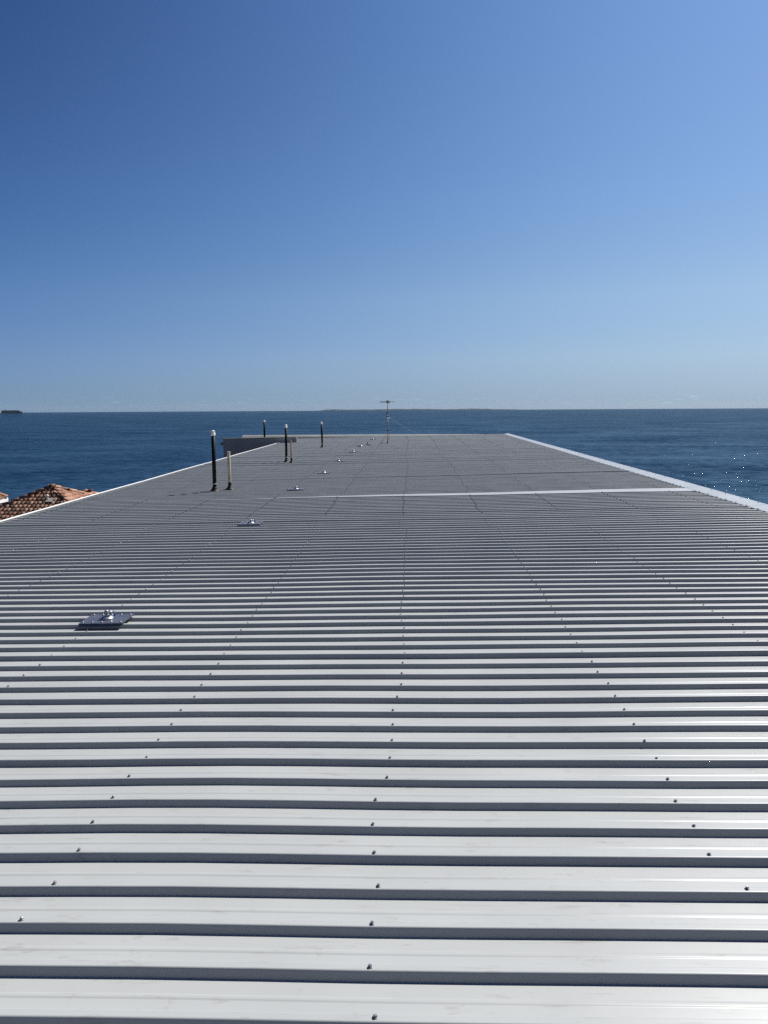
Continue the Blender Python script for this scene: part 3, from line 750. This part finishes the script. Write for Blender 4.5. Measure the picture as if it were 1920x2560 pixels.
def tiled_house(name, apex, half, pitch, label, ext=None, limit=290, expo=0.335, colw=0.222, wall_in=0.5):
    """square hipped roof; apex in world; half = half width of the eaves"""
    root = empty(name, (apex.x, apex.y, GZ)); tag(root, label, 'house')
    h = half * math.tan(pitch); az = apex.z - GZ; ez = az - h
    m = MB(); m.add([(0, 0, az - .03), (-half, -half, ez - .03), (half, -half, ez - .03), (half, half, ez - .03), (-half, half, ez - .03)],
                    [(0, 1, 2), (0, 2, 3), (0, 3, 4), (0, 4, 1), (1, 4, 3, 2)]); m.build('roof_deck', underm, root)
    m = MB(); q = half - wall_in; m.box((-q, -q, 0), (q, q, ez - 0.06)); m.build('wall', hwall, root)
    m = MB()
    for (a, b) in (((-half - .02, -half - .05, ez - .22), (half + .02, -half - .02, ez - .0)), ((half + .02, -half - .05, ez - .22), (half + .05, half + .05, ez)),
                   ((-half - .05, -half - .05, ez - .22), (-half - .02, half + .05, ez)), ((-half - .02, half + .02, ez - .22), (half + .02, half + .05, ez))):
        m.box(a, b)
    m.build('fascia', hwall, root)
    items = []
    sl = half / math.cos(pitch)
    for (ux, uy) in ((1, 0), (0, 1), (-1, 0), (0, -1)):       # eave direction of each face
        u = Vector((ux, uy, 0)); inw = Vector((-uy, ux, 0))     # inward (towards the centre)
        v = (inw * math.cos(pitch) + Vector((0, 0, 1)) * math.sin(pitch)).normalized()
        org = -inw * half + Vector((0, 0, ez))
        Fm = face_frame(u, v)
        r = 0; vv = -0.05
        while vv < sl - 0.15:
            wlim = half * (1 - max(vv, 0) / sl) - 0.06
            c0 = -math.floor(half / colw) * colw + (colw / 2 if r % 2 else 0) * 0
            x = c0
            while x <= half:
                if abs(x) < wlim:
                    jit = Matrix.Rotation(random.gauss(0, .02), 3, 'Z') @ Matrix.Rotation(random.gauss(0, .012), 3, 'X')
                    items.append((org + u * (x + random.gauss(0, .006)) + v * (vv + random.gauss(0, .012)) + Fm @ Vector((0, 0, 0.0)), Fm @ jit, (ux, uy)))
                x += colw
            vv += expo; r += 1
    W0 = Vector((apex.x, apex.y, GZ))
    def score(p, uy):
        q = to_px(W0 + p)
        if q[2] < 1: return 1e9
        s = q[2]
        if not (-15 < q[0] < 1935) or q[1] > 1308 - 0.2873 * q[0] + 8: s += 1000 + abs(q[0]) * .1 + max(0, q[1] - 1300)
        if uy == (-1, 0) or uy == (0, -1): s += 3000
        return s
    items.sort(key=lambda t: score(t[0], t[2]))
    shown = [t for t in items[:limit] if score(t[0], t[2]) < 900]; rest = items[len(shown):]
    for p, Rt, _ in shown:
        o = link('roof_tile', tile_me, root, p); o.rotation_euler = Rt.to_euler()
    m = MB(); tv = [Vector(v) for v in tile_mb().v]; tf = tile_mb().f
    for p, Rt, _ in rest: m.add([Rt @ v + p for v in tv], tf, True)
    o = m.build('hidden_roof_tiles', terrac, root); o['kind'] = 'stuff'
    # hips
    for (sx, sy) in ((-1, -1), (1, -1), (1, 1), (-1, 1)):
        a = Vector((sx * half, sy * half, ez + .035)); b = Vector((0, 0, az + .035)); v = (b - a).normalized(); ln = (b - a).length
        u = v.cross(Vector((0, 0, 1))).normalized(); Fm = face_frame(u, v); d = 0.0
        while d < ln - 0.1:
            o = link('hip_tile', hip_me, root, a + v * d); o.rotation_euler = (Fm @ Matrix.Rotation(random.gauss(0, .03), 3, 'Y')).to_euler(); d += 0.44
    m = MB(); m.lathe([(0.20, az - .02), (0.18, az + .08), (0.09, az + .15), (0.02, az + .16)], 10); m.build('apex_cap', terrac, root)
    return root, W0, ez, az
apex = at_fwd(131, 1217, 40.0)
h1, W1, ez1, az1 = tiled_house('tiled_house', apex, 6.2, math.radians(24.5), 'house with weathered terracotta tiled hip roof below the left edge of the metal roof')
# small vent and pale replacement tile on the front slope
vp = at_fwd(120, 1249, 38.2)
def on_front(px, py):
    # intersect the view ray with the front slope plane of house 1
    n = Vector((0, -math.sin(math.radians(24.5)), math.cos(math.radians(24.5)))); d = wdir(px, py)
    t = (apex - EYE).dot(n) / d.dot(n); return EYE + d * t
q = on_front(119.5, 1254)
m = MB(); m.tube([(0, 0, 0), (0, 0, .30)], 0.035, 8); m.lathe([(0.06, 0.27), (0.07, 0.31), (0.03, 0.36)], 8)
o = m.build('vent_pipe', capw, h1); o.location = q - W1; 
m = MB(); m.box((-.15, -.02, .085), (.19, .34, .105)); o = m.build('flashing_sheet', nmat('lead_flashing', (0.17, 0.165, 0.15), 0.7), h1)
o.location = on_front(121, 1258) - W1; o.rotation_euler = (math.radians(24.5), 0, 0)
# second hip, a wing behind
apex2 = at_fwd(220, 1231.5, 45.0)
tiled_house('tiled_house', apex2, 3.4, math.radians(24), 'small terracotta hip roof peeking out behind the right slope of the tiled house', limit=120)
c2 = at_fwd(17, 1244, 42.5)
hf = 1.3
apex3 = c2 + Vector((-hf, -hf, hf * math.tan(math.radians(38))))
tiled_house('tiled_tower', apex3, hf, math.radians(38), 'white walled turret with a red tiled cap cut off by the left photo edge', limit=120, wall_in=0.14)

# ------------------------------------------------------------------ ship and island
def ship():
    D = 5600.0; a = at_fwd(5, 1034, D); b = at_fwd(56, 1033.5, D)
    a.z = b.z = SEA_Z; Ls = (b - a).length; t = (b - a).normalized(); pz = D / F
    root = empty('container_ship', (a + b) / 2); root.rotation_euler = (0, 0, math.atan2(t.y, t.x))
    tag(root, 'dark loaded container ship on the horizon at the far left', 'ship')
    hullm = nmat('dark_hull', (0.008, 0.014, 0.03), 0.6, 0, 0.1); boxm = nmat('dark_containers', (0.03, 0.04, 0.06), 0.7); mottle(boxm, 0.08, (0.012, 0.02, 0.04), (0.03, 0.036, 0.055))
    h = 3.6 * pz; m = MB(); w = Ls * 0.07
    sec = [(-.5, .8, 0, 1.05), (-.47, 1, 0, 1.0), (.30, 1, 0, .95), (.42, .75, 0, 1.05), (.5, .06, .25, 1.2)]
    vs = []
    for (x, ww, z0, z1) in sec: vs += [(x*Ls, -w*ww, z0*h - 2), (x*Ls, w*ww, z0*h - 2), (x*Ls, w*ww, z1*h), (x*Ls, -w*ww, z1*h)]
    fs = [(0, 1, 2, 3)] + [(i*4+j, i*4+(j+1)%4, (i+1)*4+(j+1)%4, (i+1)*4+j) for i in range(4) for j in range(4)] + [(19, 18, 17, 16)]
    m.add(vs, fs); m.build('hull', hullm, root)
    random.seed(3)
    x = -.49
    while x < .38:
        top = h * (2.1 + random.choice((0, .0, .06, .12)) - (0.25 if x > .34 else 0)); cw = .052
        m = MB(); m.box((x*Ls, -w*.97, h*.93), ((x+cw-.004)*Ls, w*.97, top)); m.build('container_stack', boxm, root); x += cw
    m = MB(); m.box((-.33*Ls, -w*.9, h*2.0), (-.30*Ls, w*.9, h*2.35)); m.box((-.32*Ls, -2, h*2.3), (-.315*Ls, 2, h*2.7)); m.build('bridge', hullm, root)
    m = MB(); m.box((.455*Ls, -1.5, h), (.46*Ls, 1.5, h*1.65)); m.build('foremast', hullm, root)
ship()
isl = nmat('island_scrub', (0.06, 0.075, 0.05), 0.95, 0, 0.1); mottle(isl, 0.01, (0.010, 0.017, 0.018), (0.022, 0.030, 0.030), detail=4)
D = 11000.0; mb = MB(); n = 150; prev = None
xs = [793 + (1300 - 793) * i / n for i in range(n + 1)]
pxh = D / F
for i, x in enumerate(xs):
    t = i / n; p = at_fwd(x, 1027, D)
    env = min(1, t / 0.05) * min(1, (1 - t) / 0.25) ** 0.6
    hh = (2.6 + 1.8 * vnoise(t * 7, 0, 3) + 0.9 * vnoise(t * 28, 2, 3) + 0.5 * vnoise(t * 90, 5, 1) + 1.0 * math.exp(-((x - 990) / 26) ** 2)) * pxh * env
    hh = max(hh, 0.5)
    mb.v += [(p.x, D - 150, SEA_Z - 1), (p.x, D - 90, SEA_Z + 0.35 * hh), (p.x, D + 60, SEA_Z + hh), (p.x, D + 500, SEA_Z + hh * 0.8), (p.x, D + 700, SEA_Z - 1)]
for i in range(n):
    for j in range(4): a = i*5+j; mb.f.append((a, a+5, a+6, a+1)); mb.sm.append(False)
mb.v = [(x, y, z) for x, y, z in mb.v]
o = mb.build('island', isl); tag(o, kind='structure')
m = MB()
sandm = nmat('beach_sand', (0.55, 0.5, 0.4), 0.9)
for (xa, xb) in ((838, 842), (975, 1032), (1100, 1118)):
    a = at_fwd(xa, 1028, D - 160); b = at_fwd(xb, 1028, D - 160); m.box((a.x, D - 200, SEA_Z - 1), (b.x, D - 152, SEA_Z + 0.6 * pxh))
o = m.build('beach', sandm); tag(o, kind='structure')

# ------------------------------------------------------------------ sea air
HAZE = 0.9e-5
if HAZE:
    hm = bpy.data.materials.new('sea_haze'); hm.use_nodes = True; ht = hm.node_tree
    ht.nodes.remove(ht.nodes['Principled BSDF']); pv = ht.nodes.new('ShaderNodeVolumePrincipled')
    pv.inputs['Color'].default_value = (0.55, 0.74, 0.95, 1); pv.inputs['Density'].default_value = HAZE; pv.inputs['Anisotropy'].default_value = 0.2
    ht.links.new(pv.outputs[0], [q for q in ht.nodes if q.type == 'OUTPUT_MATERIAL'][0].inputs['Volume'])
    m = MB(); q = SEA_R + 300; m.box((-q, -q, SEA_Z - 3.5), (q, q, EYE.z + 75)); hz = m.build('haze', hm); tag(hz, kind='stuff')
